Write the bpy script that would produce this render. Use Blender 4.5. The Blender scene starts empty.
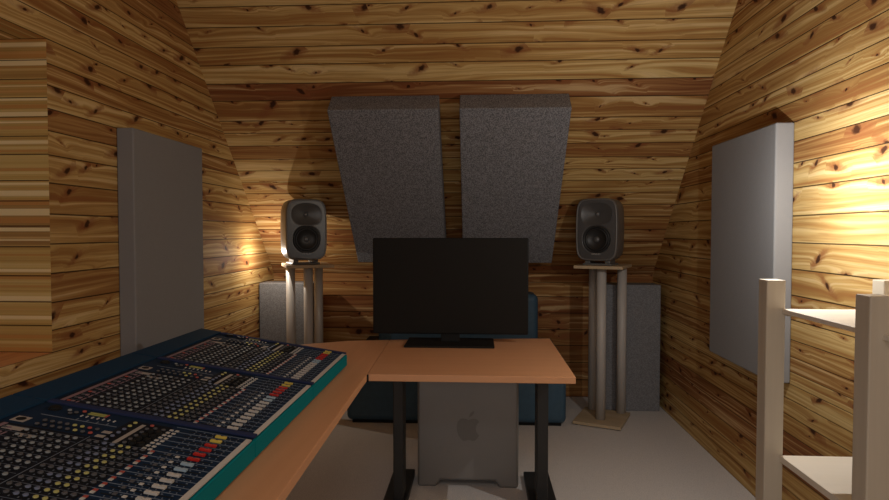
import bpy, bmesh, math, random
from math import sin, cos, pi, radians
from mathutils import Vector, Matrix
random.seed(7)
SC = bpy.context.scene
COL = SC.collection
SC.view_settings.view_transform = 'Standard'
SC.view_settings.look = 'None'
SC.view_settings.gamma = 1
SC.view_settings.use_curve_mapping = False
SC.view_settings.exposure = 0.0

# ------------------------------------------------------------ materials
def newmat(name):
    m = bpy.data.materials.new(name); m.use_nodes = True
    nt = m.node_tree; b = nt.nodes['Principled BSDF']
    return m, nt, b

def plain(name, col, rough=0.6, metal=0.0, spec=0.5, nscale=0, namt=0.0, bump=0.0, emit=None):
    m, nt, b = newmat(name)
    b.inputs['Roughness'].default_value = rough
    b.inputs['Metallic'].default_value = metal
    b.inputs['Specular IOR Level'].default_value = spec
    b.inputs['Base Color'].default_value = (*col, 1)
    if nscale:
        tc = nt.nodes.new('ShaderNodeTexCoord')
        n = nt.nodes.new('ShaderNodeTexNoise'); n.inputs['Scale'].default_value = nscale
        n.inputs['Detail'].default_value = 4
        nt.links.new(tc.outputs['Object'], n.inputs['Vector'])
        mr = nt.nodes.new('ShaderNodeMapRange')
        mr.inputs['From Min'].default_value = .3; mr.inputs['From Max'].default_value = .7
        mr.inputs['To Min'].default_value = 1 - namt; mr.inputs['To Max'].default_value = 1 + namt
        nt.links.new(n.outputs['Fac'], mr.inputs['Value'])
        vm = nt.nodes.new('ShaderNodeVectorMath'); vm.operation = 'SCALE'
        vm.inputs[0].default_value = col
        nt.links.new(mr.outputs['Result'], vm.inputs['Scale'])
        nt.links.new(vm.outputs['Vector'], b.inputs['Base Color'])
        if bump:
            bp = nt.nodes.new('ShaderNodeBump'); bp.inputs['Strength'].default_value = bump
            bp.inputs['Distance'].default_value = .002
            nt.links.new(n.outputs['Fac'], bp.inputs['Height']); nt.links.new(bp.outputs['Normal'], b.inputs['Normal'])
    if emit:
        b.inputs['Emission Color'].default_value = (*emit[:3], 1)
        b.inputs['Emission Strength'].default_value = emit[3]
    return m

class G:
    """tiny node-graph helper"""
    def __init__(s, nt): s.nt = nt
    def n(s, t, **k):
        n = s.nt.nodes.new(t)
        for a, v in k.items(): setattr(n, a, v)
        return n
    def L(s, a, b): s.nt.links.new(a, b)
    def m(s, op, a, b=None, c=None):
        n = s.n('ShaderNodeMath', operation=op)
        for i, v in enumerate((a, b, c)):
            if v is None: continue
            if isinstance(v, (int, float)): n.inputs[i].default_value = v
            else: s.L(v, n.inputs[i])
        return n.outputs[0]
    def xyz(s, x, y, z=0):
        n = s.n('ShaderNodeCombineXYZ')
        for i, v in enumerate((x, y, z)):
            if isinstance(v, (int, float)): n.inputs[i].default_value = v
            else: s.L(v, n.inputs[i])
        return n.outputs[0]
    def ramp(s, f, stops, interp='LINEAR'):
        n = s.n('ShaderNodeValToRGB'); cr = n.color_ramp; cr.interpolation = interp
        while len(cr.elements) < len(stops): cr.elements.new(.5)
        for e, (p, c) in zip(cr.elements, stops):
            e.position = p; e.color = (*c, 1) if len(c) == 3 else c
        s.L(f, n.inputs['Fac']); return n.outputs['Color']
    def mix(s, f, a, b, blend='MIX'):
        n = s.n('ShaderNodeMix', data_type='RGBA', blend_type=blend)
        for i, v in ((0, f), (6, a), (7, b)):
            if isinstance(v, (int, float)): n.inputs[i].default_value = v
            elif isinstance(v, tuple): n.inputs[i].default_value = (*v, 1)
            else: s.L(v, n.inputs[i])
        return n.outputs[2]

def sstep(g, x, lo, hi):
    n = g.n('ShaderNodeMapRange', interpolation_type='SMOOTHSTEP')
    n.inputs['From Min'].default_value = lo; n.inputs['From Max'].default_value = hi
    g.L(x, n.inputs['Value']); return n.outputs['Result']

def pine(name, knots=True, seed=0.0, stretched=False):
    m, nt, b = newmat(name); g = G(nt)
    uv = g.n('ShaderNodeUVMap', uv_map='UVMap'); t2 = g.n('ShaderNodeUVMap', uv_map='Tint')
    s = g.n('ShaderNodeSeparateXYZ'); g.L(uv.outputs[0], s.inputs[0])
    st = g.n('ShaderNodeSeparateXYZ'); g.L(t2.outputs[0], st.inputs[0])
    u, v, tint = s.outputs[0], s.outputs[1], st.outputs[0]
    idx = g.m('FLOOR', v); fr = g.m('FRACT', v)
    wn = g.n('ShaderNodeTexWhiteNoise', noise_dimensions='1D'); g.L(g.m('ADD', idx, seed + .37), wn.inputs['W'])
    rnd = wn.outputs['Value']; off = g.m('MULTIPLY', rnd, 60)
    pu = g.m('ADD', u, off)
    # knots
    vo = g.n('ShaderNodeTexVoronoi', feature='F1', voronoi_dimensions='2D'); vo.inputs['Scale'].default_value = 1
    vo.inputs['Randomness'].default_value = 1
    kx, ky = g.m('MULTIPLY', pu, 8.0), g.m('ADD', g.m('MULTIPLY', fr, .75), g.m('MULTIPLY', idx, 7))
    g.L(g.xyz(kx, ky), vo.inputs['Vector'])
    sp = g.n('ShaderNodeSeparateXYZ'); g.L(vo.outputs['Position'], sp.inputs[0])
    dx, dy = g.m('SUBTRACT', kx, sp.outputs[0]), g.m('SUBTRACT', ky, sp.outputs[1])
    vcs = g.n('ShaderNodeSeparateColor'); g.L(vo.outputs['Color'], vcs.inputs[0])
    size = vcs.outputs[0]; keep = g.m('GREATER_THAN', vcs.outputs[1], .33)
    sk = g.m('SUBTRACT', g.m('MULTIPLY', vcs.outputs[2], 1.2), .6)
    dyy = g.m('ADD', dy, g.m('MULTIPLY', dx, sk))
    def ell(fx):
        return g.m('SQRT', g.m('ADD', g.m('POWER', g.m('ABSOLUTE', g.m('MULTIPLY', dx, fx)), 2), g.m('POWER', g.m('ABSOLUTE', dyy), 2)))
    wob = g.n('ShaderNodeTexNoise'); wob.inputs['Scale'].default_value = 1; wob.inputs['Detail'].default_value = 4
    g.L(g.xyz(g.m('MULTIPLY', pu, 70), g.m('MULTIPLY', v, 8), 3.3), wob.inputs['Vector'])
    wb = g.m('MULTIPLY', g.m('SUBTRACT', wob.outputs['Fac'], .5), .12)
    dw = g.m('ADD', ell(.75), wb)
    rad = g.m('ADD', g.m('MULTIPLY', g.m('POWER', size, 2), .12), .032)
    kn = g.m('MULTIPLY', g.m('SUBTRACT', 1, sstep(g, g.m('DIVIDE', dw, rad), .5, 1.2)), keep)
    d = ell(.30)
    halo = g.m('MULTIPLY', g.m('SUBTRACT', 1, sstep(g, g.m('DIVIDE', g.m('ADD', d, wb), rad), .5, 2.3)), keep)
    # flow of the grain
    lf = g.n('ShaderNodeTexNoise'); lf.inputs['Scale'].default_value = 1; lf.inputs['Detail'].default_value = 1
    g.L(g.xyz(g.m('MULTIPLY', pu, 0.0 if stretched else .9), g.m('ADD', g.m('MULTIPLY', fr, .9), g.m('MULTIPLY', rnd, 31)), seed), lf.inputs['Vector'])
    bend = g.m('MULTIPLY', g.m('MULTIPLY', g.m('POWER', 2.718, g.m('MULTIPLY', d, -11)), keep), 1.1 if knots else 0)
    ph = g.m('ADD', g.m('ADD', g.m('MULTIPLY', fr, 3.6), g.m('MULTIPLY', lf.outputs['Fac'], 3.2)), bend)
    ringn = g.n('ShaderNodeTexNoise', noise_dimensions='2D'); ringn.inputs['Scale'].default_value = 1
    ringn.inputs['Detail'].default_value = 2.5; ringn.inputs['Roughness'].default_value = .55
    g.L(g.xyz(g.m('MULTIPLY', pu, 0.0 if stretched else .8), g.m('MULTIPLY', ph, 1.25)), ringn.inputs['Vector'])
    ring = ringn.outputs['Fac']
    fine = g.n('ShaderNodeTexNoise', noise_dimensions='2D'); fine.inputs['Scale'].default_value = 1; fine.inputs['Detail'].default_value = 3
    g.L(g.xyz(g.m('MULTIPLY', pu, 0.0 if stretched else 6), g.m('ADD', g.m('MULTIPLY', ph, 7), off)), fine.inputs['Vector'])
    # colour
    light = g.ramp(tint, [(0, (.34, .14, .045)), (.3, (.48, .255, .075)), (.62, (.60, .375, .120)), (1, (.74, .53, .215))])
    dark = g.ramp(tint, [(0, (.18, .050, .016)), (.3, (.28, .112, .028)), (.62, (.39, .190, .046)), (1, (.54, .315, .090))])
    base = g.mix(sstep(g, ring, .36, .64), light, dark)
    base = g.mix(g.m('MULTIPLY', sstep(g, ring, .60, .74), .5 if not stretched else .8), base, (.30, .085, .022))
    pale = g.m('MULTIPLY', sstep(g, ring, .40, .30), .0)
    base = g.mix(g.m('MULTIPLY', g.m('SUBTRACT', 1, sstep(g, ring, .30, .42)), .55), base, (.78, .56, .28))
    base = g.mix(g.m('MULTIPLY', sstep(g, fine.outputs['Fac'], .45, .75), .28), base, (.25, .10, .035))
    if stretched:
        s2 = g.n('ShaderNodeTexNoise', noise_dimensions='1D'); s2.inputs['Scale'].default_value = 2.6; s2.inputs['Detail'].default_value = 1.5; g.L(v, s2.inputs['W'])
        base = g.mix(g.m('SUBTRACT', 1, sstep(g, s2.outputs['Fac'], .38, .44)), base, (.88, .66, .36))
        base = g.mix(g.m('MULTIPLY', sstep(g, s2.outputs['Fac'], .56, .64), .75), base, (.50, .17, .045))
        base = g.mix(.18, base, (1.0, .72, .33))
    if knots:
        base = g.mix(g.m('MULTIPLY', halo, .72), base, (.26, .075, .022))
        base = g.mix(g.m('MULTIPLY', kn, .92), base, (.040, .013, .007))
    # groove between boards
    ed = g.m('MINIMUM', fr, g.m('SUBTRACT', 1, fr))
    gr = g.m('SUBTRACT', 1, sstep(g, ed, .012, .034))
    base = g.mix(g.m('MULTIPLY', gr, .88), base, (.03, .016, .008))
    hs = g.n('ShaderNodeHueSaturation'); hs.inputs['Saturation'].default_value = 1.06 if stretched else .95; hs.inputs['Hue'].default_value = .502; g.L(base, hs.inputs['Color']); g.L(hs.outputs[0], b.inputs['Base Color'])
    b.inputs['Roughness'].default_value = .65
    b.inputs['Specular IOR Level'].default_value = .08
    h = g.m('SUBTRACT', 1, g.m('MULTIPLY', gr, 1.0))
    bp = g.n('ShaderNodeBump'); bp.inputs['Strength'].default_value = .5; bp.inputs['Distance'].default_value = .004
    g.L(h, bp.inputs['Height']); g.L(bp.outputs['Normal'], b.inputs['Normal'])
    return m

def fabric(name, col, dot=.35, scale=330):
    m, nt, b = newmat(name); g = G(nt)
    tc = g.n('ShaderNodeTexCoord')
    n1 = g.n('ShaderNodeTexNoise'); n1.inputs['Scale'].default_value = scale; n1.inputs['Detail'].default_value = 1
    n2 = g.n('ShaderNodeTexNoise'); n2.inputs['Scale'].default_value = 40; n2.inputs['Detail'].default_value = 5
    for n in (n1, n2): g.L(tc.outputs['Object'], n.inputs['Vector'])
    f = g.m('ADD', g.m('MULTIPLY', sstep(g, n1.outputs['Fac'], .35, .65), .7), g.m('MULTIPLY', n2.outputs['Fac'], .5))
    a = tuple(c * (1 - dot) for c in col); c2 = tuple(c * (1 + dot) for c in col)
    g.L(g.mix(f, a, c2), b.inputs['Base Color'])
    b.inputs['Roughness'].default_value = .95; b.inputs['Specular IOR Level'].default_value = .15
    bp = g.n('ShaderNodeBump'); bp.inputs['Strength'].default_value = .35; bp.inputs['Distance'].default_value = .002
    g.L(f, bp.inputs['Height']); g.L(bp.outputs['Normal'], b.inputs['Normal'])
    return m

def veneer(name, c1, c2, axis='X', rough=.45, sc=26):
    m, nt, b = newmat(name); g = G(nt)
    tc = g.n('ShaderNodeTexCoord'); mp = g.n('ShaderNodeMapping')
    mp.inputs['Scale'].default_value = {'X': (.06, 1, 1), 'Y': (1, .06, 1), 'Z': (1, 1, .06)}[axis]
    g.L(tc.outputs['Object'], mp.inputs['Vector'])
    n = g.n('ShaderNodeTexNoise'); n.inputs['Scale'].default_value = sc; n.inputs['Detail'].default_value = 5
    g.L(mp.outputs[0], n.inputs['Vector'])
    g.L(g.mix(sstep(g, n.outputs['Fac'], .3, .7), c1, c2), b.inputs['Base Color'])
    b.inputs['Roughness'].default_value = rough; b.inputs['Specular IOR Level'].default_value = .35
    return m

M = {}
M['pine_l'] = pine('pine_boards_left', seed=3)
M['pine_r'] = pine('pine_boards_right', seed=11)
M['pine_b'] = pine('pine_boards_slope', seed=23)
M['pine_k'] = pine('pine_boards_knee', seed=41)
M['pine_j'] = pine('pine_boards_reveal', knots=False, seed=57, stretched=True)
M['carpet'] = fabric('grey_carpet', (.64, .61, .59), .14, 200)
M['felt'] = fabric('grey_felt', (.185, .185, .200), .6, 170)
M['panelwall'] = fabric('smooth_grey_fabric', (.275, .273, .278), .05, 500)
M['felt_trap'] = fabric('dark_grey_felt', (.205, .205, .215), .3, 220)
M['beech'] = veneer('beech_laminate', (.66, .33, .165), (.70, .355, .18), 'X')
M['beech_y'] = veneer('beech_laminate_along', (.66, .33, .165), (.70, .355, .18), 'Y')
M['birch'] = veneer('pale_birch', (.56, .49, .39), (.62, .55, .44), 'Z', .6)
M['shelf'] = veneer('pale_shelf_board', (.78, .71, .60), (.82, .75, .64), 'X', .6)
M['sill'] = veneer('orange_sill_board', (.55, .18, .045), (.75, .33, .11), 'Y', .6)
M['ply'] = veneer('plywood', (.44, .33, .20), (.52, .40, .26), 'X', .6)
M['black_metal'] = plain('black_powder_coat', (.018, .018, .018), .5)
M['black_gloss'] = plain('monitor_screen', (.015, .0135, .012), .7, spec=.12)
M['black_plastic'] = plain('black_plastic', (.012, .012, .012), .6, spec=.15)
M['alu'] = plain('brushed_aluminium', (.26, .255, .25), .48, .55, nscale=3, namt=.06)
M['alu_dark'] = plain('mirror_dark_logo', (.19, .185, .18), .45, .55)
M['pole'] = plain('silver_grey_lacquer', (.50, .465, .43), .45, .0)
M['sofa'] = plain('blue_leatherette', (.045, .100, .155), .6, nscale=30, namt=.08)
M['sofa_shade'] = plain('shaded_sofa_top', (.012, .018, .028), .8)  # blue sofa's top, its shade put into a near-black colour
M['cab'] = plain('dark_grey_aluminium', (.15, .142, .135), .42, .2)
M['baffle'] = plain('speaker_baffle', (.082, .080, .079), .36, .2)
M['cone'] = plain('woofer_cone', (.016, .016, .016), .45)
M['surround'] = plain('rubber_surround', (.008, .008, .008), .5)
M['dustcap'] = plain('dust_cap', (.12, .12, .12), .3, .3)
M['letter'] = plain('silver_lettering', (.45, .44, .42), .4)
M['navy'] = plain('navy_console_paint', (.010, .026, .058), .75, spec=.12, nscale=8, namt=.1)
M['navy_lite'] = plain('blue_violet_console_trim', (.026, .036, .095), .75, spec=.12)
M['navy_rail'] = plain('blue_console_rail', (.010, .040, .085), .75, spec=.12)
M['chan'] = plain('black_channel_area', (.012, .014, .020), .75, spec=.12)
M['teal'] = plain('teal_side', (.0, .20, .235), .75, spec=.12)
M['white'] = plain('white_plastic', (.60, .57, .53), .5)
M['cream'] = plain('cream_label', (.42, .37, .33), .6)
M['pink'] = plain('pink_label', (.27, .17, .20), .6)
M['k_grey'] = plain('grey_knob_cap', (.30, .32, .33), .5)
M['k_dim'] = plain('dim_grey_knob_cap', (.10, .10, .11), .5)
M['k_blue'] = plain('blue_grey_knob_cap', (.17, .20, .30), .5)
M['k_yellow'] = plain('yellow_knob_cap', (.52, .48, .17), .5)
M['k_red'] = plain('red_knob_cap', (.48, .09, .07), .5)
M['f_red'] = plain('red_fader', (.55, .02, .015), .45)
M['f_yellow'] = plain('yellow_fader', (.75, .58, .10), .45)
M['f_blue'] = plain('pale_blue_fader', (.38, .50, .60), .45)
M['lcd'] = plain('yellow_green_display', (.42, .42, .12), .4)
M['ink'] = plain('grey_scale_marks', (.16, .19, .24), .6)
M['glass'] = plain('window_glass', (.8, .85, .9), .05)
M['glass'].node_tree.nodes['Principled BSDF'].inputs['Transmission Weight'].default_value = 1
M['paint'] = plain('white_frame_paint', (.7, .68, .65), .5)

# ------------------------------------------------------------ geometry helpers
def link(name, bm, mats, parent=None, smooth=False, bevel=0, seg=2):
    me = bpy.data.meshes.new(name); bmesh.ops.recalc_face_normals(bm, faces=bm.faces[:]) if False else None
    bm.to_mesh(me); bm.free()
    if not isinstance(mats, (list, tuple)): mats = [mats]
    for m in mats: me.materials.append(m)
    if smooth:
        for p in me.polygons: p.use_smooth = True
    o = bpy.data.objects.new(name, me); COL.objects.link(o)
    if bevel:
        md = o.modifiers.new('Bevel', 'BEVEL'); md.width = bevel; md.segments = seg; md.limit_method = 'ANGLE'
    if parent: o.parent = parent
    return o

def tag(o, label=None, cat=None, group=None, kind=None):
    if label: o['label'] = label
    if cat: o['category'] = cat
    if group: o['group'] = group
    if kind: o['kind'] = kind
    return o

def thing(name, label, cat, loc=(0, 0, 0), rz=0, group=None):
    o = bpy.data.objects.new(name, None); COL.objects.link(o)
    o.location = loc; o.rotation_euler = (0, 0, rz); o.empty_display_size = .1
    return tag(o, label, cat, group)

def box(bm, x0, x1, y0, y1, z0, z1, mi=0):
    vs = [bm.verts.new(p) for p in ((x0,y0,z0),(x1,y0,z0),(x1,y1,z0),(x0,y1,z0),(x0,y0,z1),(x1,y0,z1),(x1,y1,z1),(x0,y1,z1))]
    for f in ((3,2,1,0),(4,5,6,7),(0,1,5,4),(1,2,6,5),(2,3,7,6),(3,0,4,7)):
        bm.faces.new([vs[i] for i in f]).material_index = mi
    return vs

def cyl(bm, c, r, h, n=24, axis='Z', r2=None, mi=0, cap_mi=None):
    r2 = r if r2 is None else r2
    def P(a, rr, t):
        x, y = rr * cos(a), rr * sin(a)
        return {'Z': (c[0]+x, c[1]+y, c[2]+t), 'Y': (c[0]+x, c[1]+t, c[2]-y), 'X': (c[0]+t, c[1]+x, c[2]+y)}[axis]
    A = [bm.verts.new(P(2*pi*i/n, r, 0)) for i in range(n)]; B = [bm.verts.new(P(2*pi*i/n, r2, h)) for i in range(n)]
    for i in range(n):
        j = (i+1) % n; bm.faces.new((A[i], A[j], B[j], B[i])).material_index = mi
    bm.faces.new(A[::-1]).material_index = mi
    bm.faces.new(B).material_index = mi if cap_mi is None else cap_mi

def prism(bm, pts, z0, z1, mi=0):
    A = [bm.verts.new((x, y, z0)) for x, y in pts]; B = [bm.verts.new((x, y, z1)) for x, y in pts]
    n = len(pts)
    for i in range(n):
        j = (i+1) % n; bm.faces.new((A[i], A[j], B[j], B[i])).material_index = mi
    bm.faces.new(A[::-1]).material_index = mi; bm.faces.new(B).material_index = mi

# ------------------------------------------------------------ room
XL, XR = -1.455, 1.202
YK, ZK, TOP, YB = 4.15, .86, 2.45, -1.6
def yslope(z): return YK if z <= ZK else YK - (z - ZK) * (1.28 / 1.35)
ZL = [0,.08,.15,.225,.30,.37,.44,.505,.565,.613,.671,.737,.813,.908,1.008,1.109,1.211,1.317,1.412,1.494,1.569,1.648,1.721,1.803,1.883,1.955,2.025,2.095,2.166,2.24,2.31,2.38,2.45]
def tints(n, seed, special=None):
    r = random.Random(seed); t = []; last = .5
    for i in range(n):
        v = r.choice([.12, .35, .45, .55, .6, .7, .75, .85, .95])
        while abs(v - last) < .08: v = r.random() * .7 + .25
        t.append(v); last = v
    for k, v in (special or {}).items(): t[k] = v
    return t

def board_mesh(name, quads, mat, solid=0, flip=False):
    """quads: (four corners, u range by corner, board index, tint)"""
    bm = bmesh.new(); uv = bm.loops.layers.uv.new('UVMap'); ti = bm.loops.layers.uv.new('Tint')
    cache = {}
    def V(p):
        k = tuple(round(c, 5) for c in p)
        if k not in cache: cache[k] = bm.verts.new(p)
        return cache[k]
    for pts, us, i, t in quads:
        va, vb = (i if isinstance(i, tuple) else (i, i+1)); seq = list(zip(pts, us, (va, va, vb, vb)))
        if flip: seq = seq[::-1]
        f = bm.faces.new([V(p) for p, _, _ in seq])
        lo_v = min(v_ for _, _, v_ in seq)
        for l, (_, u, v) in zip(f.loops, seq):
            l[uv].uv = (u, v + (.0005 if v == lo_v else -.0005)); l[ti].uv = (t, 0)
    o = link(name, bm, mat)
    if solid:
        md = o.modifiers.new('Solidify', 'SOLIDIFY'); md.thickness = solid; md.offset = -1
    tag(o, kind='structure')
    return o

HY0, HY1, HZ0, HZ1 = .85, 1.94, .737, 1.803
tl = tints(len(ZL), 5, {9: .8, 10: .62, 11: .55, 12: .8, 13: .4, 14: .62, 15: .55, 16: .5, 17: .7, 18: .85, 19: .3, 20: .9, 21: .4, 22: .6, 23: .75})
q = []
for i in range(len(ZL)-1):
    a, b = ZL[i], ZL[i+1]
    segs = [(YB, None)]
    if HZ0 <= a < HZ1: segs = [(YB, HY0), (HY1, None)]
    for y0, y1 in segs:
        ya, yb = (yslope(a), yslope(b)) if y1 is None else (y1, y1)
        if y1 is None and a < ZK < b:
            m_ = (ZK-a)/(b-a)
            q.append((((XL, y0, a), (XL, YK, a), (XL, YK, ZK), (XL, y0, ZK)), (y0, YK, YK, y0), (i, i+m_), tl[i]))
            q.append((((XL, y0, ZK), (XL, YK, ZK), (XL, yb, b), (XL, y0, b)), (y0, YK, yb, y0), (i+m_, i+1), tl[i]))
            continue
        q.append((((XL, y0, a), (XL, ya, a), (XL, yb, b), (XL, y0, b)), (y0, ya, yb, y0), i, tl[i]))
board_mesh('wall_left', q, M['pine_l'], flip=False)
tr = tints(len(ZL), 9, {13: .62, 14: .72, 15: .8, 16: .9, 17: .85, 18: .3, 19: .9, 20: .45, 21: .75, 22: .55, 12: .5, 11: .85, 10: .55, 9: .35, 3: .1, 4: .12, 5: .6})
q = []
for i in range(len(ZL)-1):
    a, b = ZL[i], ZL[i+1]
    ya, yb = yslope(a), yslope(b)
    if a < ZK < b:
        m_ = (ZK-a)/(b-a)
        q.append((((XR, YB, a), (XR, YK, a), (XR, YK, ZK), (XR, YB, ZK)), (YB, YK, YK, YB), (i, i+m_), tr[i]))
        q.append((((XR, YB, ZK), (XR, YK, ZK), (XR, yb, b), (XR, YB, b)), (YB, YK, yb, YB), (i+m_, i+1), tr[i]))
        continue
    q.append((((XR, YB, a), (XR, ya, a), (XR, yb, b), (XR, YB, b)), (YB, ya, yb, YB), i, tr[i]))
board_mesh('wall_right', q, M['pine_r'], flip=True)
# sloped roof side above the desk
ZS = [.86,.92,.998,1.086,1.166,1.248,1.319,1.39,1.457,1.519,1.581,1.651,1.714,1.773,1.866,1.94,2.018,2.089,2.166,2.24,2.315,2.38,2.45]
ts = tints(len(ZS), 14, {0: .1, 1: .3, 2: .35, 3: .15, 4: .4, 5: .3, 6: .5, 14: .06, 13: .4, 15: .95, 16: .62, 17: .7, 18: .75, 19: .85, 12: .5, 11: .75})  # lowest boards tinted darker, painting in the weaker light down there
q = []
for i in range(len(ZS)-1):
    a, b = ZS[i], ZS[i+1]
    q.append((((XL, yslope(a), a), (XR, yslope(a), a), (XR, yslope(b), b), (XL, yslope(b), b)), (0, XR-XL, XR-XL, 0), i, ts[i]))
board_mesh('wall_slope', q, M['pine_b'], flip=False)
ZW = [0,.12,.24,.36,.47,.586,.70,.80,.86]
tw = [t_*.3 for t_ in tints(len(ZW), 3)]  # knee boards darkened in colour to stand for the shade there
q = [(((XL, YK, ZW[i]), (XR, YK, ZW[i]), (XR, YK, ZW[i+1]), (XL, YK, ZW[i+1])), (0, XR-XL, XR-XL, 0), i, tw[i]) for i in range(len(ZW)-1)]
board_mesh('wall_knee', q, M['pine_k'])
nb = 26
tb = tints(nb, 31)
q = [(((XR, YB, TOP*i/nb), (XL, YB, TOP*i/nb), (XL, YB, TOP*(i+1)/nb), (XR, YB, TOP*(i+1)/nb)), (0, 2.6, 2.6, 0), i, tb[i]) for i in range(nb)]
board_mesh('wall_rear', q, M['pine_k'])
yc = yslope(TOP)
nb = 40
tb = tints(nb, 32)
q = [(((XL, YB+(yc-YB)*(i+1)/nb, TOP), (XR, YB+(yc-YB)*(i+1)/nb, TOP), (XR, YB+(yc-YB)*i/nb, TOP), (XL, YB+(yc-YB)*i/nb, TOP)), (0, 2.6, 2.6, 0), i, tb[i]) for i in range(nb)]
# order so board index rises with the last two corners
board_mesh('ceiling', q, M['pine_b'], flip=True)
bm = bmesh.new(); box(bm, XL-.05, XR+.05, YB-.05, YK+.05, -.06, 0)
tag(link('floor', bm, M['carpet']), kind='structure')

# window recess in the left wall
ZJ = [.737,.83,.911,1.0,1.10,1.17,1.256,1.325,1.414,1.475,1.54,1.605,1.667,1.731,1.803]
tj = tints(len(ZJ), 77, {4: .18, 5: .25, 3: .7, 2: .8, 1: .85, 0: .6, 6: .8, 7: .9, 8: .7, 9: .75, 10: .6, 11: .55, 12: .35, 13: .5})
RX = XL - .45
q = [(((RX, HY1, ZJ[i]), (XL, HY1, ZJ[i]), (XL, HY1, ZJ[i+1]), (RX, HY1, ZJ[i+1])), (0, .45, .45, 0), i, tj[i]) for i in range(len(ZJ)-1)]
q += [(((XL, HY0, ZJ[i]), (RX, HY0, ZJ[i]), (RX, HY0, ZJ[i+1]), (XL, HY0, ZJ[i+1])), (0, .45, .45, 0), i, tj[i]) for i in range(len(ZJ)-1)]
board_mesh('trim_1', q, M['pine_j'], solid=0)
q = []
for k in range(5):
    x0, x1 = XL - .09*k, XL - .09*(k+1)
    q.append((((x0, HY1, HZ0), (x0, HY0, HZ0), (x1, HY0, HZ0), (x1, HY1, HZ0)), (0, 1, 1, 0), k, .12 + .1*(k % 2)))
board_mesh('trim_2', q, M['sill'], solid=0, flip=True)
q = []
for k in range(5):
    x0, x1 = XL - .09*k, XL - .09*(k+1)
    q.append((((x0, HY0, HZ1), (x0, HY1, HZ1), (x1, HY1, HZ1), (x1, HY0, HZ1)), (0, 1, 1, 0), k, .5))
board_mesh('trim_3', q, M['pine_j'], solid=0, flip=True)
w = bpy.data.objects.new('window_1', None); COL.objects.link(w); w.location = (RX, (HY0+HY1)/2, HZ0); tag(w, kind='structure')
hw, hh = (HY1-HY0)/2, HZ1-HZ0
bm = bmesh.new()
for a, b_, c, d_ in ((-hw, hw, 0, .05), (-hw, hw, hh-.05, hh), (-hw, -hw+.05, .05, hh-.05), (hw-.05, hw, .05, hh-.05), (-.02, .02, .05, hh-.05)):
    box(bm, -.05, 0, a, b_, c, d_)
link('window_frame', bm, M['paint'], w, bevel=.004)
bm = bmesh.new(); box(bm, -.028, -.022, -hw+.04, hw-.04, .04, hh-.04)
link('window_pane', bm, M['glass'], w)

# ------------------------------------------------------------ wall-mounted acoustic panels
def panel(name, label, loc, half, mat, group, rot=(0,0,0), bev=.006, cat='acoustic panel'):
    o = thing(name, label, cat, loc, 0, group); o.rotation_euler = rot
    bm = bmesh.new(); box(bm, -half[0], half[0], -half[1], half[1], -half[2], half[2])
    link('fabric_cover', bm, mat, o, bevel=bev, seg=3)
    return o
GP = 'smooth grey acoustic panels on the side walls'
p = panel('acoustic_panel', 'tall smooth grey acoustic panel on the left wall behind the mixing desk', (XL+.036, 2.62, 1.07), (.035, .30, .50), M['panelwall'], GP)
p2 = panel('acoustic_panel', 'tall smooth grey acoustic panel on the right wall behind the wooden rack', (XR-.036, 2.645, 1.067), (.035, .31, .50), M['panelwall'], GP)
# slanting panels on the roof slope
nrm = Vector((0, -.726, -.688)); dn = Vector((0, .688, -.726))
GS = 'grey felt panels on the sloping wall'
th, ln = .138, 1.155
for x0, x1, lab in ((-.79, -.208, 'left one of two speckled grey felt panels slanting down the sloping wall'), (-.097, .478, 'right one of two speckled grey felt panels slanting down the sloping wall')):
    top = Vector(((x0+x1)/2, 3.181, 1.882))
    c = top + dn*ln/2 + nrm*(th/2 + .001)
    o = thing('slope_panel', lab, 'acoustic panel', c, 0, GS)
    o.rotation_euler = Matrix((Vector((1,0,0)), nrm.cross(Vector((1,0,0))), nrm)).transposed().to_euler()
    bm = bmesh.new(); box(bm, -(x1-x0)/2, (x1-x0)/2, -ln/2, ln/2, -th/2, th/2)
    link('fabric_cover', bm, M['felt'], o, bevel=.005, seg=3)
# floor traps in the corners
GT = 'dark felt bass traps standing in the back corners'
panel('bass_trap', 'dark felt bass trap on the floor in the back left corner behind the speaker stand', (-1.268, 3.912, .4065), (.178, .075, .4065), M['felt_trap'], GT, cat='bass trap')
panel('bass_trap', 'dark felt bass trap on the floor in the back right corner behind the speaker stand', (.982, 3.912, .4065), (.183, .075, .4065), M['felt_trap'], GT, cat='bass trap')

# ------------------------------------------------------------ desk
DH, DT = .62, .026
desk = thing('corner_desk', 'L-shaped beech laminate desk on black steel legs', 'desk', (0, 2.5, 0))
def dchild(name, bm, mat, **k):
    o = link(name, bm, mat, **k); o.parent = desk; o.matrix_parent_inverse = Matrix.Translation((0, -2.5, 0)); return o
bm = bmesh.new()
prism(bm, [(-.404, 2.175), (.358, 2.175), (.358, 2.96), (-.441, 2.905), (-.441, 2.90)], DH-DT, DH)
bm.free(); bm = bmesh.new()
prism(bm, [(-.410, 2.175), (.358, 2.175), (.358, 2.965), (-.432, 2.885)], DH-DT, DH)
dchild('desktop', bm, M['beech'], bevel=.002)
bm = bmesh.new()
prism(bm, [(-.412, 2.10), (-.412, 2.178), (-.434, 2.883), (-.63, 2.845), (-.82, 2.745), (-1.0, 2.56), (-1.15, 2.42), (-1.3, 2.28), (-1.3, .70), (-.39, .70)], DH-DT, DH)
dchild('side_desktop', bm, M['beech_y'], bevel=.002)
bm = bmesh.new(); box(bm, -.416, -.406, 2.168, 2.176, DH-DT-.002, DH-.001)
dchild('joint_clip', bm, M['black_plastic'])
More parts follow.
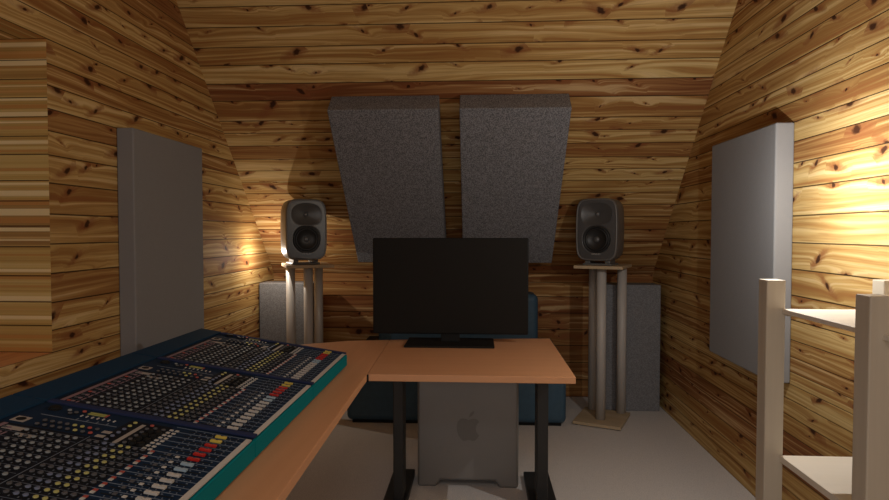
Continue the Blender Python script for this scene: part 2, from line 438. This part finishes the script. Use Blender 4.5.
for x0, x1, fx0, fx1 in ((-.352, -.310, -.395, -.295), (.244, .290, .215, .33)):
    bm = bmesh.new(); box(bm, x0, x1, 2.43, 2.53, .028, DH-DT)
    lg = dchild('leg', bm, M['black_metal'], bevel=.004)
    bm = bmesh.new(); box(bm, fx0, fx1, 2.14, 2.76, 0, .03)
    f = link('foot', bm, M['black_metal'], bevel=.004); f.parent = lg
bm = bmesh.new(); box(bm, -1.0, -.95, 1.2, 1.3, .028, DH-DT)
lg = dchild('leg', bm, M['black_metal'], bevel=.004)
bm = bmesh.new(); box(bm, -1.25, -.7, 1.2, 1.3, 0, .03)
f = link('foot', bm, M['black_metal'], bevel=.004); f.parent = lg
bm = bmesh.new(); box(bm, -.30, .235, 2.46, 2.50, .54, DH-DT)
dchild('crossbar', bm, M['black_metal'])

# ------------------------------------------------------------ monitor
mon = thing('computer_monitor', 'large black flat monitor standing at the back of the desk', 'monitor', (-.131, 2.80, DH))
bm = bmesh.new(); box(bm, -.368, .368, -.012, .014, .046, .502)
link('housing', bm, M['black_plastic'], mon, bevel=.006)
bm = bmesh.new(); box(bm, -.362, .362, -.0135, -.0115, .053, .496)
link('screen', bm, M['black_gloss'], mon)
bm = bmesh.new(); box(bm, -.207, .207, -.115, .10, .001, .010)
link('stand_base', bm, M['black_gloss'], mon, bevel=.002)
bm = bmesh.new(); box(bm, -.045, .045, -.005, .03, .009, .06)
link('stand_neck', bm, M['black_plastic'], mon, bevel=.003)

# ------------------------------------------------------------ tower computer
pc = thing('tower_computer', 'large grey aluminium tower computer standing on the floor under the desk', 'computer', (-.044, 2.745, 0))
bm = bmesh.new()
hw = .227
pts = [(-hw, 0), (-hw+.085, 0), (-hw+.105, .031), (hw-.105, .031), (hw-.085, 0), (hw, 0), (hw, .535), (-hw, .535)]
# side profile in x-z, extruded along y
A = [bm.verts.new((x, -.11, z)) for x, z in pts]; B = [bm.verts.new((x, .11, z)) for x, z in pts]
for i in range(len(pts)):
    j = (i+1) % len(pts); bm.faces.new((A[j], A[i], B[i], B[j]))
bm.faces.new(A); bm.faces.new(B[::-1])
link('case', bm, M['alu'], pc, bevel=.012, seg=4)
# fruit-shaped emblem
bm = bmesh.new()
out = []
def arc(cx, cz, r, a0, a1, n, sx=1, sz=1): return [(cx + r*sx*cos(radians(a0+(a1-a0)*i/n)), cz + r*sz*sin(radians(a0+(a1-a0)*i/n))) for i in range(n+1)]
out = [(0, .030), (-.010, .034), (-.020, .036), (-.030, .033), (-.038, .024), (-.0415, .010), (-.041, -.006), (-.036, -.022), (-.028, -.035), (-.020, -.042), (-.012, -.042), (-.004, -.039),
       (.004, -.039), (.012, -.042), (.020, -.042), (.028, -.035), (.036, -.022)] + [(.031, -.018), (.026, -.010), (.0245, .000), (.026, .010), (.031, .019), (.036, .024)] + [(.031, .031), (.022, .0355), (.012, .034)]
from mathutils.geometry import tessellate_polygon
for shape in (out, [(.001, .040), (.003, .050), (.009, .058), (.019, .063), (.018, .053), (.011, .044)]):
    vs_ = [bm.verts.new((x, -.1112, z)) for x, z in shape]
    for t_ in tessellate_polygon([[Vector((x, z, 0)) for x, z in shape]]):
        f = bm.faces.new([vs_[k_] for k_ in t_]); f.normal_update()
        if f.normal.y > 0: f.normal_flip()
lo = link('emblem', bm, M['alu_dark'], pc); lo.scale = (1.3, 1, 1.3); lo.location = (.004, 0, .268); tag(lo, label='darker polished apple-shaped emblem')

# ------------------------------------------------------------ lounge sofa behind the desk
sf = thing('sofa', 'blue block-shaped lounge sofa against the back wall behind the desk', 'sofa', (-.126, 3.8, 0))
bm = bmesh.new(); box(bm, -.665, .650, -.30, .29, .012, .400)
link('seat_block', bm, M['sofa'], sf, bevel=.035, seg=5)
bm = bmesh.new(); box(bm, -.63, .62, -.285, .27, .0, .03)
link('plinth', bm, M['black_plastic'], sf)
bm = bmesh.new(); box(bm, -.535, .520, .07, .28, .37, .745)
link('backrest', bm, M['sofa'], sf, bevel=.04, seg=5)
bm = bmesh.new(); box(bm, -.64, .628, -.265, .318, .390, .420)
link('shaded_seat_top', bm, M['sofa_shade'], sf, bevel=.012, seg=3)  # thin slab that carries the painted shade of the seat top

# ------------------------------------------------------------ speakers and stands
def sup(a, w, h, n=6.5, bulge=.05):
    c, s = cos(a), sin(a)
    r = (abs(c)**n + abs(s)**n) ** (-1/n)
    x, z = r*c, r*s
    return x*w*(1 + bulge*(1 - z*z)), z*h*(1 + bulge*.6*(1 - x*x))
def make_speaker():
    root = bpy.data.objects.new('studio_speaker', None); COL.objects.link(root)
    W, H, D, Z0 = .119, .180, .215, .212     # half width / half height / depth / centre height above plate
    N = 72
    bm = bmesh.new()
    prof = [(.006, .905), (.0, .915), (-.001, .955), (.004, .985), (.02, 1.0), (.10, 1.0), (.17, .97), (.20, .90), (.213, .80)]
    rings = []
    for y, s in prof:
        ring = []
        for i in range(N):
            x, z = sup(2*pi*i/N, W, H)
            ins = (1-s)*W
            L = math.hypot(x, z)
            ring.append(bm.verts.new((x - ins*x/W if abs(x) > 0 else x, y, Z0 + z - ins*z/H)))
        rings.append(ring)
    for a, b_ in zip(rings, rings[1:]):
        for i in range(N):
            j = (i+1) % N; bm.faces.new((a[i], a[j], b_[j], b_[i]))
    bm.faces.new(rings[-1])
    bmesh.ops.recalc_face_normals(bm, faces=bm.faces[:])
    link('cabinet', bm, M['cab'], root, smooth=True)
    # sculpted front baffle: wave guide dish above, woofer opening below
    bm = bmesh.new()
    nr = 46
    wz, tz, wr = Z0 - .058, Z0 + .092, .080
    def depth(x, z):
        d = .004
        ex, ez = x/.092, (z - tz)/.066
        rr = (abs(ex)**2.4 + abs(ez)**2.4) ** (1/2.4)
        if rr < 1: d += .024*(1 - rr)**.75
        rw = math.hypot(x, z - wz)
        if rw < wr + .004: d = max(d, .004 + .012*min(1, (wr + .004 - rw)/.006))
        return d
    rows = []
    cen = bm.verts.new((0, depth(0, Z0), Z0))
    for k in range(1, nr+1):
        t = k/nr; ring = []
        for i in range(N):
            x, z = sup(2*pi*i/N, W, H); ins = .085*W
            x, z = (x - ins*x/W)*t, (z - ins*z/H)*t + Z0
            ring.append(bm.verts.new((x, depth(x, z) if k < nr else .004, z)))
        rows.append(ring)
    for i in range(N): bm.faces.new((cen, rows[0][i], rows[0][(i+1) % N]))
    for a, b_ in zip(rows, rows[1:]):
        for i in range(N):
            j = (i+1) % N; bm.faces.new((a[i], b_[i], b_[j], a[j]))
    bmesh.ops.recalc_face_normals(bm, faces=bm.faces[:])
    if sum(f.normal.y for f in bm.faces) > 0: bmesh.ops.reverse_faces(bm, faces=bm.faces[:])
    link('baffle', bm, M['baffle'], root, smooth=True)
    # woofer
    def lathe(name, prof, mat, cz, par, lab=None):
        bm = bmesh.new(); n = 40; rs = []
        for r, y in prof:
            if r == 0: rs.append([bm.verts.new((0, y, cz))])
            else: rs.append([bm.verts.new((r*cos(2*pi*i/n), y, cz + r*sin(2*pi*i/n))) for i in range(n)])
        for a, b_ in zip(rs, rs[1:]):
            for i in range(n):
                j = (i+1) % n
                if len(b_) == 1: bm.faces.new((a[i], a[j], b_[0]))
                elif len(a) == 1: bm.faces.new((a[0], b_[j], b_[i]))
                else: bm.faces.new((a[i], a[j], b_[j], b_[i]))
        bmesh.ops.recalc_face_normals(bm, faces=bm.faces[:])
        return link(name, bm, mat, par, smooth=True)
    wf = lathe('woofer', [(.080, .006), (.079, .001), (.075, -.0005), (.071, .002), (.069, .009), (.066, .004), (.061, .0025), (.056, .006), (.054, .009), (.02, .0135), (.0, .0145)], M['cone'], wz, root)
    lathe('surround', [(.0695, .008), (.067, .0030), (.062, .0015), (.057, .004), (.0545, .0085)], M['surround'], wz, wf)
    lathe('dust_cap', [(.017, .0132), (.014, .009), (.008, .006), (0, .005)], M['dustcap'], wz, wf, )
    lathe('tweeter', [(.015, .026), (.013, .021), (.008, .017), (0, .0155)], M['dustcap'], tz, root)
    # lettering
    cu = bpy.data.curves.new('lettering', 'FONT'); cu.body = 'GENELEC'; cu.size = .013; cu.align_x = 'CENTER'; cu.extrude = .0006
    t = bpy.data.objects.new('lettering_tmp', cu); COL.objects.link(t)
    bpy.context.view_layer.update()
    me = bpy.data.meshes.new_from_object(t.evaluated_get(bpy.context.evaluated_depsgraph_get()))
    bpy.data.objects.remove(t); me.materials.clear(); me.materials.append(M['letter'])
    o = bpy.data.objects.new('lettering', me); COL.objects.link(o); o.parent = root
    o.location = (0, .0028, Z0 - .148); o.rotation_euler = (pi/2, 0, 0)
    # rubber foot
    bm = bmesh.new()
    prism(bm, [(-.085, .02), (.085, .02), (.092, .16), (-.092, .16)], .001, .012)
    box(bm, -.075, -.045, .03, .15, .012, .045); box(bm, .045, .075, .03, .15, .012, .045)
    link('foot', bm, M['cab'], root, bevel=.003)
    return root
def make_stand():
    root = bpy.data.objects.new('speaker_stand', None); COL.objects.link(root)
    bm = bmesh.new(); box(bm, -.141, .141, -.16, .16, .006, .024); o = link('base_plate', bm, M['ply'], root, bevel=.002)
    for x in (-.12, .12):
        for y in (-.135, .135):
            bm = bmesh.new(); cyl(bm, (x, y, 0), .012, .008, 12); link('foot_pad', bm, M['black_plastic'], o)
    bm = bmesh.new(); box(bm, -.141, .141, -.16, .16, .934, .952); link('top_plate', bm, M['ply'], root, bevel=.002)
    for x, y in ((0, -.048), (.088, .136), (-.088, .136)):
        bm = bmesh.new(); cyl(bm, (x, y, .024), .0285, .910, 32)
        o = link('pole', bm, M['pole'], root)
        for p_ in o.data.polygons: p_.use_smooth = len(p_.vertices) == 4
    return root
def copy_tree(o, parent=None):
    c = o.copy(); COL.objects.link(c)
    if parent: c.parent = parent; c.matrix_parent_inverse = o.matrix_parent_inverse.copy()
    for ch in list(o.children): copy_tree(ch, c)
    return c
TH = radians(23.4)
st = make_stand(); st.location = (.7585, 3.635, 0); st.rotation_euler = (0, 0, -TH)
tag(st, 'three-pole speaker stand with plywood plates in front of the right corner trap', 'speaker stand', 'three-pole speaker stands')
st2 = copy_tree(st); st2.location = (-1.062, 3.635, 0); st2.rotation_euler = (0, 0, TH)
tag(st2, 'three-pole speaker stand rising behind the mixing consoles at left', 'speaker stand', 'three-pole speaker stands')
sp = make_speaker()
def place(o, c, a, lx, ly):
    o.location = (c[0] + lx*cos(a) - ly*sin(a), c[1] + lx*sin(a) + ly*cos(a), .952); o.rotation_euler = (0, 0, a)
place(sp, (.7585, 3.635), -TH, -.018, -.125); sp.rotation_euler.z = -TH - radians(4)
tag(sp, 'dark grey two-way studio speaker on the right stand', 'speaker', 'dark grey studio speakers')
sp2 = copy_tree(sp); place(sp2, (-1.062, 3.635), TH, -.016, -.125); sp2.rotation_euler.z = TH + radians(7)
tag(sp2, 'dark grey two-way studio speaker on the left stand, one side brightly lit', 'speaker', 'dark grey studio speakers')

# ------------------------------------------------------------ wooden rack at right
rk = thing('storage_rack', 'pale wooden rack with square posts and thin shelves in the right foreground', 'rack', (1.0, 1.5, 0))
def rchild(name, bm, mat, par=None, **k):
    o = link(name, bm, mat, **k)
    o.parent = par or rk
    if par is None: o.matrix_parent_inverse = Matrix.Translation((-1.0, -1.5, 0))
    return o
for x, y in ((.797, 1.68), (.812, 1.272), (1.108, 1.68), (1.108, 1.272)):
    bm = bmesh.new(); box(bm, x, x+.051, y, y+.05, 0, 1.017)
    rchild('post', bm, M['birch'], bevel=.003)
for z, zt in ((.938, .012), (.53, .018), (.14, .018)):
    bm = bmesh.new(); box(bm, .838, 1.165, 1.25, 1.679, z-zt, z)
    sh = rchild('shelf', bm, M['shelf'], bevel=.0015)
    for x, y in ((.865, 1.68), ):
        pass
    bm = bmesh.new(); box(bm, .846, .868, 1.66, 1.70, z-zt-.006, z-zt)
    b_ = rchild('bracket', bm, M['birch'], par=sh)

# ------------------------------------------------------------ mixing consoles
S = 1.178
FX, FZ = -.5205, .6695          # front top edge
RXc, RZc = -1.107, .759         # rear top edge
ev = Vector((RXc-FX, 0, RZc-FZ)).normalized(); nn = Vector((-ev.z, 0, ev.x)); 
if nn.z < 0: nn = -nn
LV = .504
PITCH = .41
CAM = Vector((0, 0, 1.15))
def P(y, v, h=0):                # local point on the console face: y along, v up the slope, h above it
    return Vector((0, y*S, 0)) + ev*(v*S) + nn*(h*S)
def plate(bm, y0, y1, v0, v1, h0, h1, mi=0):
    vs = [bm.verts.new(P(y, v, h)) for h in (h0, h1) for y, v in ((y0, v0), (y1, v0), (y1, v1), (y0, v1))]
    for f in ((3,2,1,0),(4,5,6,7),(0,1,5,4),(1,2,6,5),(2,3,7,6),(3,0,4,7)):
        bm.faces.new([vs[i] for i in f][::1]).material_index = mi
def fixn(bm): bmesh.ops.recalc_face_normals(bm, faces=bm.faces[:]); return bm

# one knob mesh per cap colour, axis along the face normal
def knob_mesh(name, mat, r=.0040, h=.0040):
    bm = bmesh.new(); n = 12
    prof = [(r*1.12, 0, 0), (r*1.1, h*.35, 0), (r*.95, h*.5, 0), (r*.88, h*.95, 0), (r*.72, h, 1)]
    rings = []
    for rr, hh_, _ in prof:
        rings.append([bm.verts.new(ev*(rr*cos(2*pi*i/n)*S) + Vector((0, rr*sin(2*pi*i/n)*S, 0)) + nn*(hh_*S)) for i in range(n)])
    for k, (a, b_) in enumerate(zip(rings, rings[1:])):
        for i in range(n):
            j = (i+1) % n; bm.faces.new((a[i], a[j], b_[j], b_[i])).material_index = 1 if k >= 2 else 0
    bm.faces.new(rings[-1]).material_index = 1
    fixn(bm)
    me = bpy.data.meshes.new(name); bm.to_mesh(me); bm.free()
    me.materials.append(M['black_plastic']); me.materials.append(mat); return me
KM = {k: knob_mesh('knob', M[m]) for k, m in dict(g='k_grey', d='k_dim', b='k_blue', y='k_yellow', r='k_red').items()}
KM['B'] = knob_mesh('knob', M['black_plastic'], .0065, .006)
KM['X'] = knob_mesh('knob', M['black_plastic'], .011, .005)
def slab_mesh(name, dy, dv, h, mat, ridge=True):
    bm = bmesh.new()
    plate(bm, -dy, dy, -dv, dv, 0, h*.6)
    if ridge:
        plate(bm, -dy, dy, -dv, -dv*.25, h*.6, h); plate(bm, -dy, dy, dv*.25, dv, h*.6, h)
        plate(bm, -dy, dy, -dv*.25, dv*.25, h*.6, h*.75)
    fixn(bm); me = bpy.data.meshes.new(name); bm.to_mesh(me); bm.free(); me.materials.append(mat); return me
FM = {k: slab_mesh('fader', .0036, .0105, .0035, M[m]) for k, m in dict(w='white', b='f_blue', r='f_red', y='f_yellow').items()}
BM_ = {k: slab_mesh('button', .0028, .0032, .0025, M[m], False) for k, m in dict(w='white', r='k_red', g='k_dim', k='black_plastic', p='pink').items()}

COLS = [.027 + .0222*i for i in range(12)]
ROWS = [(.146, 'd'), (.160, 'd'), (.173, 'y'), (.187, 'y'), (.202, 'b'), (.216, 'b'), (.231, 'd'), (.245, 'd'),
        (.270, 'g'), (.285, 'g'), (.300, 'd'), (.315, 'g'), (.330, 'g'), (.345, 'd'), (.360, 'g')]
def knob_list(nearest):
    ks = []
    for v, c in ROWS:
        for i, y in enumerate(COLS):
            if v > .24 and v < .25 and i > 9: c2 = 'd'
            else: c2 = c
            ks.append((y, v, c2))
    for i in range(8):
        v = .365 - .0145*i
        ks.append((.302, v, 'r' if i == 7 else ('y' if i in (5,) else 'd'))); ks.append((.322, v, 'r' if i == 6 else ('y' if i in (4, 5) else 'd')))
    for i in range(6): ks.append((.288 + .018*i, .224, 'y' if i > 3 else 'b'))
    for i in range(6): ks.append((.288 + .018*i, .190, 'r' if i == 5 else 'd'))
    for i in range(5):
        for v in (.162, .178): ks.append((.292 + .019*i, v, 'B' if i < 4 else 'd'))
    ks.append((.385, .392, 'X')); ks += [(.385, .362, 'g'), (.372, .352, 'd'), (.380, .345, 'd'), (.390, .335, 'r')]
    return ks

def console(k, label):
    y0 = .854 + .483*k
    root = thing('mixing_console', label, 'mixing console', (FX, y0, DH), 0, 'mixing consoles end to end on the desk')
    up = Vector((0, 0, FZ - DH))                  # face origin above the root
    def add(name, bm, mats, **kw):
        o = link(name, fixn(bm), mats, **kw); o.parent = root; return o
    # body: wedge with slanted underside resting on the desk
    bm = bmesh.new(); Lp = PITCH*S - .002
    f0 = Vector((0, 0, FZ-DH)); r0 = Vector((RXc-FX, 0, RZc-DH))
    prof = [Vector((-.004, 0, .002)), Vector((0, 0, .012)), f0 - Vector((0, 0, .006)), f0 + Vector((-.006, 0, 0)), r0 + Vector((.012, 0, .0)), r0 - Vector((0, 0, .012)), r0 - Vector((0, 0, .05)), Vector((r0.x+.04, 0, .002))]
    A = [bm.verts.new(p_) for p_ in prof]; B = [bm.verts.new(p_ + Vector((0, Lp, 0))) for p_ in prof]
    for i in range(len(prof)):
        j = (i+1) % len(prof); bm.faces.new((A[i], A[j], B[j], B[i]))
    bm.faces.new(A); bm.faces.new(B[::-1])
    add('body', bm, M['navy'])
    # teal front
    bm = bmesh.new(); box(bm, -.004, .005, 0, Lp, .004, FZ-DH-.003)
    add('front_panel', bm, M['teal'], bevel=.002)
    # rear rail
    bm = bmesh.new(); plate(bm, 0, PITCH-.001, .430, .503, 0, .006)
    add('rear_rail', bm, M['navy_rail'], bevel=.004)
    # end cheek (raised rim)
    bm = bmesh.new(); plate(bm, 0, .017, -.002, .428, 0, .005)
    add('end_cheek', bm, M['navy_lite'], bevel=.002)
    if k == 2:
        bm = bmesh.new(); plate(bm, PITCH-.018, PITCH-.001, -.002, .428, 0, .005); add('end_cheek', bm, M['navy_lite'], bevel=.002)
    # printed face plate
    mats = [M['chan'], M['navy'], M['cream'], M['pink'], M['ink'], M['white'], M['black_plastic'], M['lcd'], M['k_red']]
    bm = bmesh.new(); e = .0016
    plate(bm, .0175, .40, .006, .428, .0002, .001, 1)
    plate(bm, .019, .292, .140, .424, .001, e, 0)
    plate(bm, .280, .392, .155, .240, .001, e, 0)
    plate(bm, .0185, .398, -.001, .0095, .0, .0022, 5)                      # scribble strip
    plate(bm, .019, .292, .2565, .2578, e, e+.0003, 4)
    plate(bm, .284, .380, .203, .211, e, e+.0006, 2)                        # white strip
    plate(bm, .019, .290, .409, .418, e, e+.0003, 3)                        # pink label row
    for i in range(12):
        y = COLS[i]
        plate(bm, y-.0085, y+.006, .382, .3855, e, e+.0003, 3)
        plate(bm, y+.0108, y+.0116, .008, .252, .001, e+.0002, 4)
        plate(bm, y+.0108, y+.0114, .262, .405, .001, e+.0002, 4)
        plate(bm, y-.001, y+.001, .020, .120, .001, e+.0001, 6)
        for t in range(9): plate(bm, y-.0075, y-.0045, .022+.011*t, .0235+.011*t, .001, e, 4)
        for t in range(6): plate(bm, y+.0045, y+.0065, .022+.017*t, .025+.017*t, .001, e, 4)
        for v in (.153, .1665, .180, .194, .209, .2235, .238, .2775, .2925, .3075, .3225, .3375, .3525):
            plate(bm, y-.0062, y-.0030, v-.001, v+.001, e, e+.0003, 4); plate(bm, y+.0030, y+.0062, v-.001, v+.001, e, e+.0003, 4)
    for i in range(5):
        y = .298 + .0222*i
        plate(bm, y-.001, y+.001, .020, .120, .001, e+.0001, 6)
        plate(bm, y+.0108, y+.0116, .008, .150, .001, e+.0002, 4)
        for t in range(8): plate(bm, y-.0075, y-.0035, .022+.012*t, .0237+.012*t, .001, e, 4)
        for t in range(6): plate(bm, y+.0045, y+.0065, .022+.017*t, .025+.017*t, .001, e, 4)
    # pale label blocks beside the master section
    plate(bm, .266, .280, .368, .404, e, e+.0005, 2); plate(bm, .246, .258, .330, .366, e, e+.0005, 2)
    plate(bm, .296, .306, .236, .252, e, e+.0005, 2); plate(bm, .316, .326, .236, .252, e, e+.0005, 2)
    # socket plate with a round hole
    plate(bm, .302, .326, .392, .418, e, e+.0008, 2)
    # little display with bars
    plate(bm, .386, .392, .292, .326, .001, .0022, 7); plate(bm, .394, .398, .292, .326, .001, .0022, 7); plate(bm, .386, .398, .288, .2915, .001, .0022, 8)
    for i in range(7): plate(bm, .370, .377, .262+.011*i, .2645+.011*i, .001, .0025, 5)
    for i in range(4): plate(bm, .352, .360, .265+.020*i, .267+.020*i, .001, .0018, 4)
    plate(bm, .3505, .353, .245, .395, .001, .0013, 4)
    add('face_plate', bm, mats)
    bm = bmesh.new()
    n = 20; c = P(.314, .405, .0025)
    bm.faces.new([bm.verts.new(c + ev*(.0085*S*cos(2*pi*i/n)) + Vector((0, .0085*S*sin(2*pi*i/n), 0))) for i in range(n)])
    bm.faces.ensure_lookup_table()
    r_ = bmesh.ops.extrude_face_region(bm, geom=bm.faces[:])
    for v_ in [g_ for g_ in r_['geom'] if isinstance(g_, bmesh.types.BMVert)]: v_.co += nn*(.0006)
    add('socket', bm, M['black_plastic'])
    for o in root.children:
        if o.name.split('.')[0] in ('rear_rail', 'end_cheek', 'face_plate', 'socket'): o.location = up
    # knobs
    def proj(p_):
        q_ = Matrix.Rotation(radians(-3.23), 3, 'Z') @ (p_ - CAM)
        q_ = Matrix.Rotation(radians(1.74), 3, 'X') @ q_
        return 444.5 + 592.7*q_.x/q_.y, 250 - 592.7*q_.z/q_.y
    ks = []
    for y, v, c in knob_list(k == 0):
        w_ = Vector((FX, y0, FZ)) + P(y, v)
        px, py = proj(w_)
        vis = -3 < px < 892 and py < 503
        ks.append((not vis, (w_-CAM).length, y, v, c))
    ks.sort()
    rest = bmesh.new(); used = []
    for n_, (hid, d_, y, v, c) in enumerate(ks):
        if hid: continue
        loc = up + P(y, v, .0016)
        if n_ < 100:
            o = bpy.data.objects.new('knob', KM[c]); COL.objects.link(o); o.parent = root; o.location = loc
            if c == 'y': o['label'] = 'yellow-capped knob'
            if c == 'r': o['label'] = 'red-capped knob'
            if c == 'X': o['label'] = 'large black knob'
        else:
            me = KM[c]; base = {}
            order = 'gdbyrBX'
            mi = {'g': 1, 'd': 2, 'b': 3, 'y': 4, 'r': 5, 'B': 0, 'X': 0}[c]
            vs = [rest.verts.new(vv.co + loc) for vv in me.vertices]
            for p_ in me.polygons:
                rest.faces.new([vs[i] for i in p_.vertices]).material_index = mi if p_.material_index else 0
    if len(rest.verts):
        o = link('knobs', rest, [M['black_plastic'], M['k_grey'], M['k_dim'], M['k_blue'], M['k_yellow'], M['k_red']], root)
        o['kind'] = 'stuff'
    else: rest.free()
    # faders
    for i in range(17):
        y = .027 + .0222*i
        c = 'w' if i < 9 else 'b' if i < 11 else 'r' if i < 15 else 'y'
        w_ = proj(Vector((FX, y0, FZ)) + P(y, .055))
        if w_[1] > 503: continue
        o = bpy.data.objects.new('fader', FM[c]); COL.objects.link(o); o.parent = root; o.location = up + P(y, .054, .0018)
        o['label'] = {'w': 'white fader cap', 'b': 'pale blue fader cap', 'r': 'red fader cap', 'y': 'yellow fader cap'}[c]
    # buttons
    bs = []
    for i, y in enumerate(COLS):
        bs += [(y-.003, .131, 'w'), (y+.004, .131, 'r'), (y, .083, 'w'), (y+.003, .100, 'g'), (y, .3925, 'p'), (y, .401, 'r' if i % 3 == 0 else 'g')]
    for i in range(8): bs += [(.282 + .0135*i, .150, 'w'), (.282 + .0135*i, .139, 'w')]
    for y, v, c in bs:
        if proj(Vector((FX, y0, FZ)) + P(y, v))[1] > 503: continue
        o = bpy.data.objects.new('button', BM_[c]); COL.objects.link(o); o.parent = root; o.location = up + P(y, v, .0018)
    return root
console(0, 'nearest mixing console, cut off by the lower left edge of the picture')
console(1, 'middle one of the three navy mixing consoles joined end to end')
console(2, 'farthest mixing console, its rounded teal corner close to the monitor desk')

# ------------------------------------------------------------ lights
def point(name, loc, e, col, r=0.0):
    l = bpy.data.lights.new(name, 'POINT'); l.energy = e; l.color = col; l.shadow_soft_size = r
    o = bpy.data.objects.new(name, l); o.location = loc; COL.objects.link(o); return o
point('lamp_right', (.93, 1.90, 1.29), 13, (1, .97, .92))
point('lamp_left', (-1.31, 3.68, 1.01), 3.4, (1, .90, .76))
def area(name, loc, rot, sx, sy, e, col):
    l = bpy.data.lights.new(name, 'AREA'); l.shape = 'RECTANGLE'; l.size = sx; l.size_y = sy; l.energy = e; l.color = col
    o = bpy.data.objects.new(name, l); o.location = loc; o.rotation_euler = rot; COL.objects.link(o)
area('ceiling_fill', (-.1, -.5, 2.40), (0, 0, 0), 1.1, .5, 9, (1, .98, .95))  # added fill from above, out of view
area('rear_fill', (-.1, YB+.03, 1.35), (pi/2, 0, 0), 1.3, 1.0, 11, (1, .98, .96))  # added soft fill at the rear wall, no window behind it
fx = thing('fill_housing', 'added flat white housing over the unseen ceiling fill', 'added light housing', (-.1, -.5, 2.45))  # unseen housing added around the ceiling fill
bm = bmesh.new(); box(bm, -.58, .58, -.28, .28, -.04, -.001); link('housing', bm, M['paint'], fx, bevel=.004)
w = bpy.data.worlds.new('World'); SC.world = w; w.use_nodes = True
w.node_tree.nodes['Background'].inputs[0].default_value = (.6, .7, .9, 1); w.node_tree.nodes['Background'].inputs[1].default_value = .5

# ------------------------------------------------------------ camera
cd = bpy.data.cameras.new('Camera'); cd.lens = 24; cd.sensor_width = 36; cd.clip_start = .02
cam = bpy.data.objects.new('Camera', cd); COL.objects.link(cam)
cam.location = (0, 0, 1.15); cam.rotation_euler = (radians(90-1.74), 0, radians(3.23))
SC.camera = cam
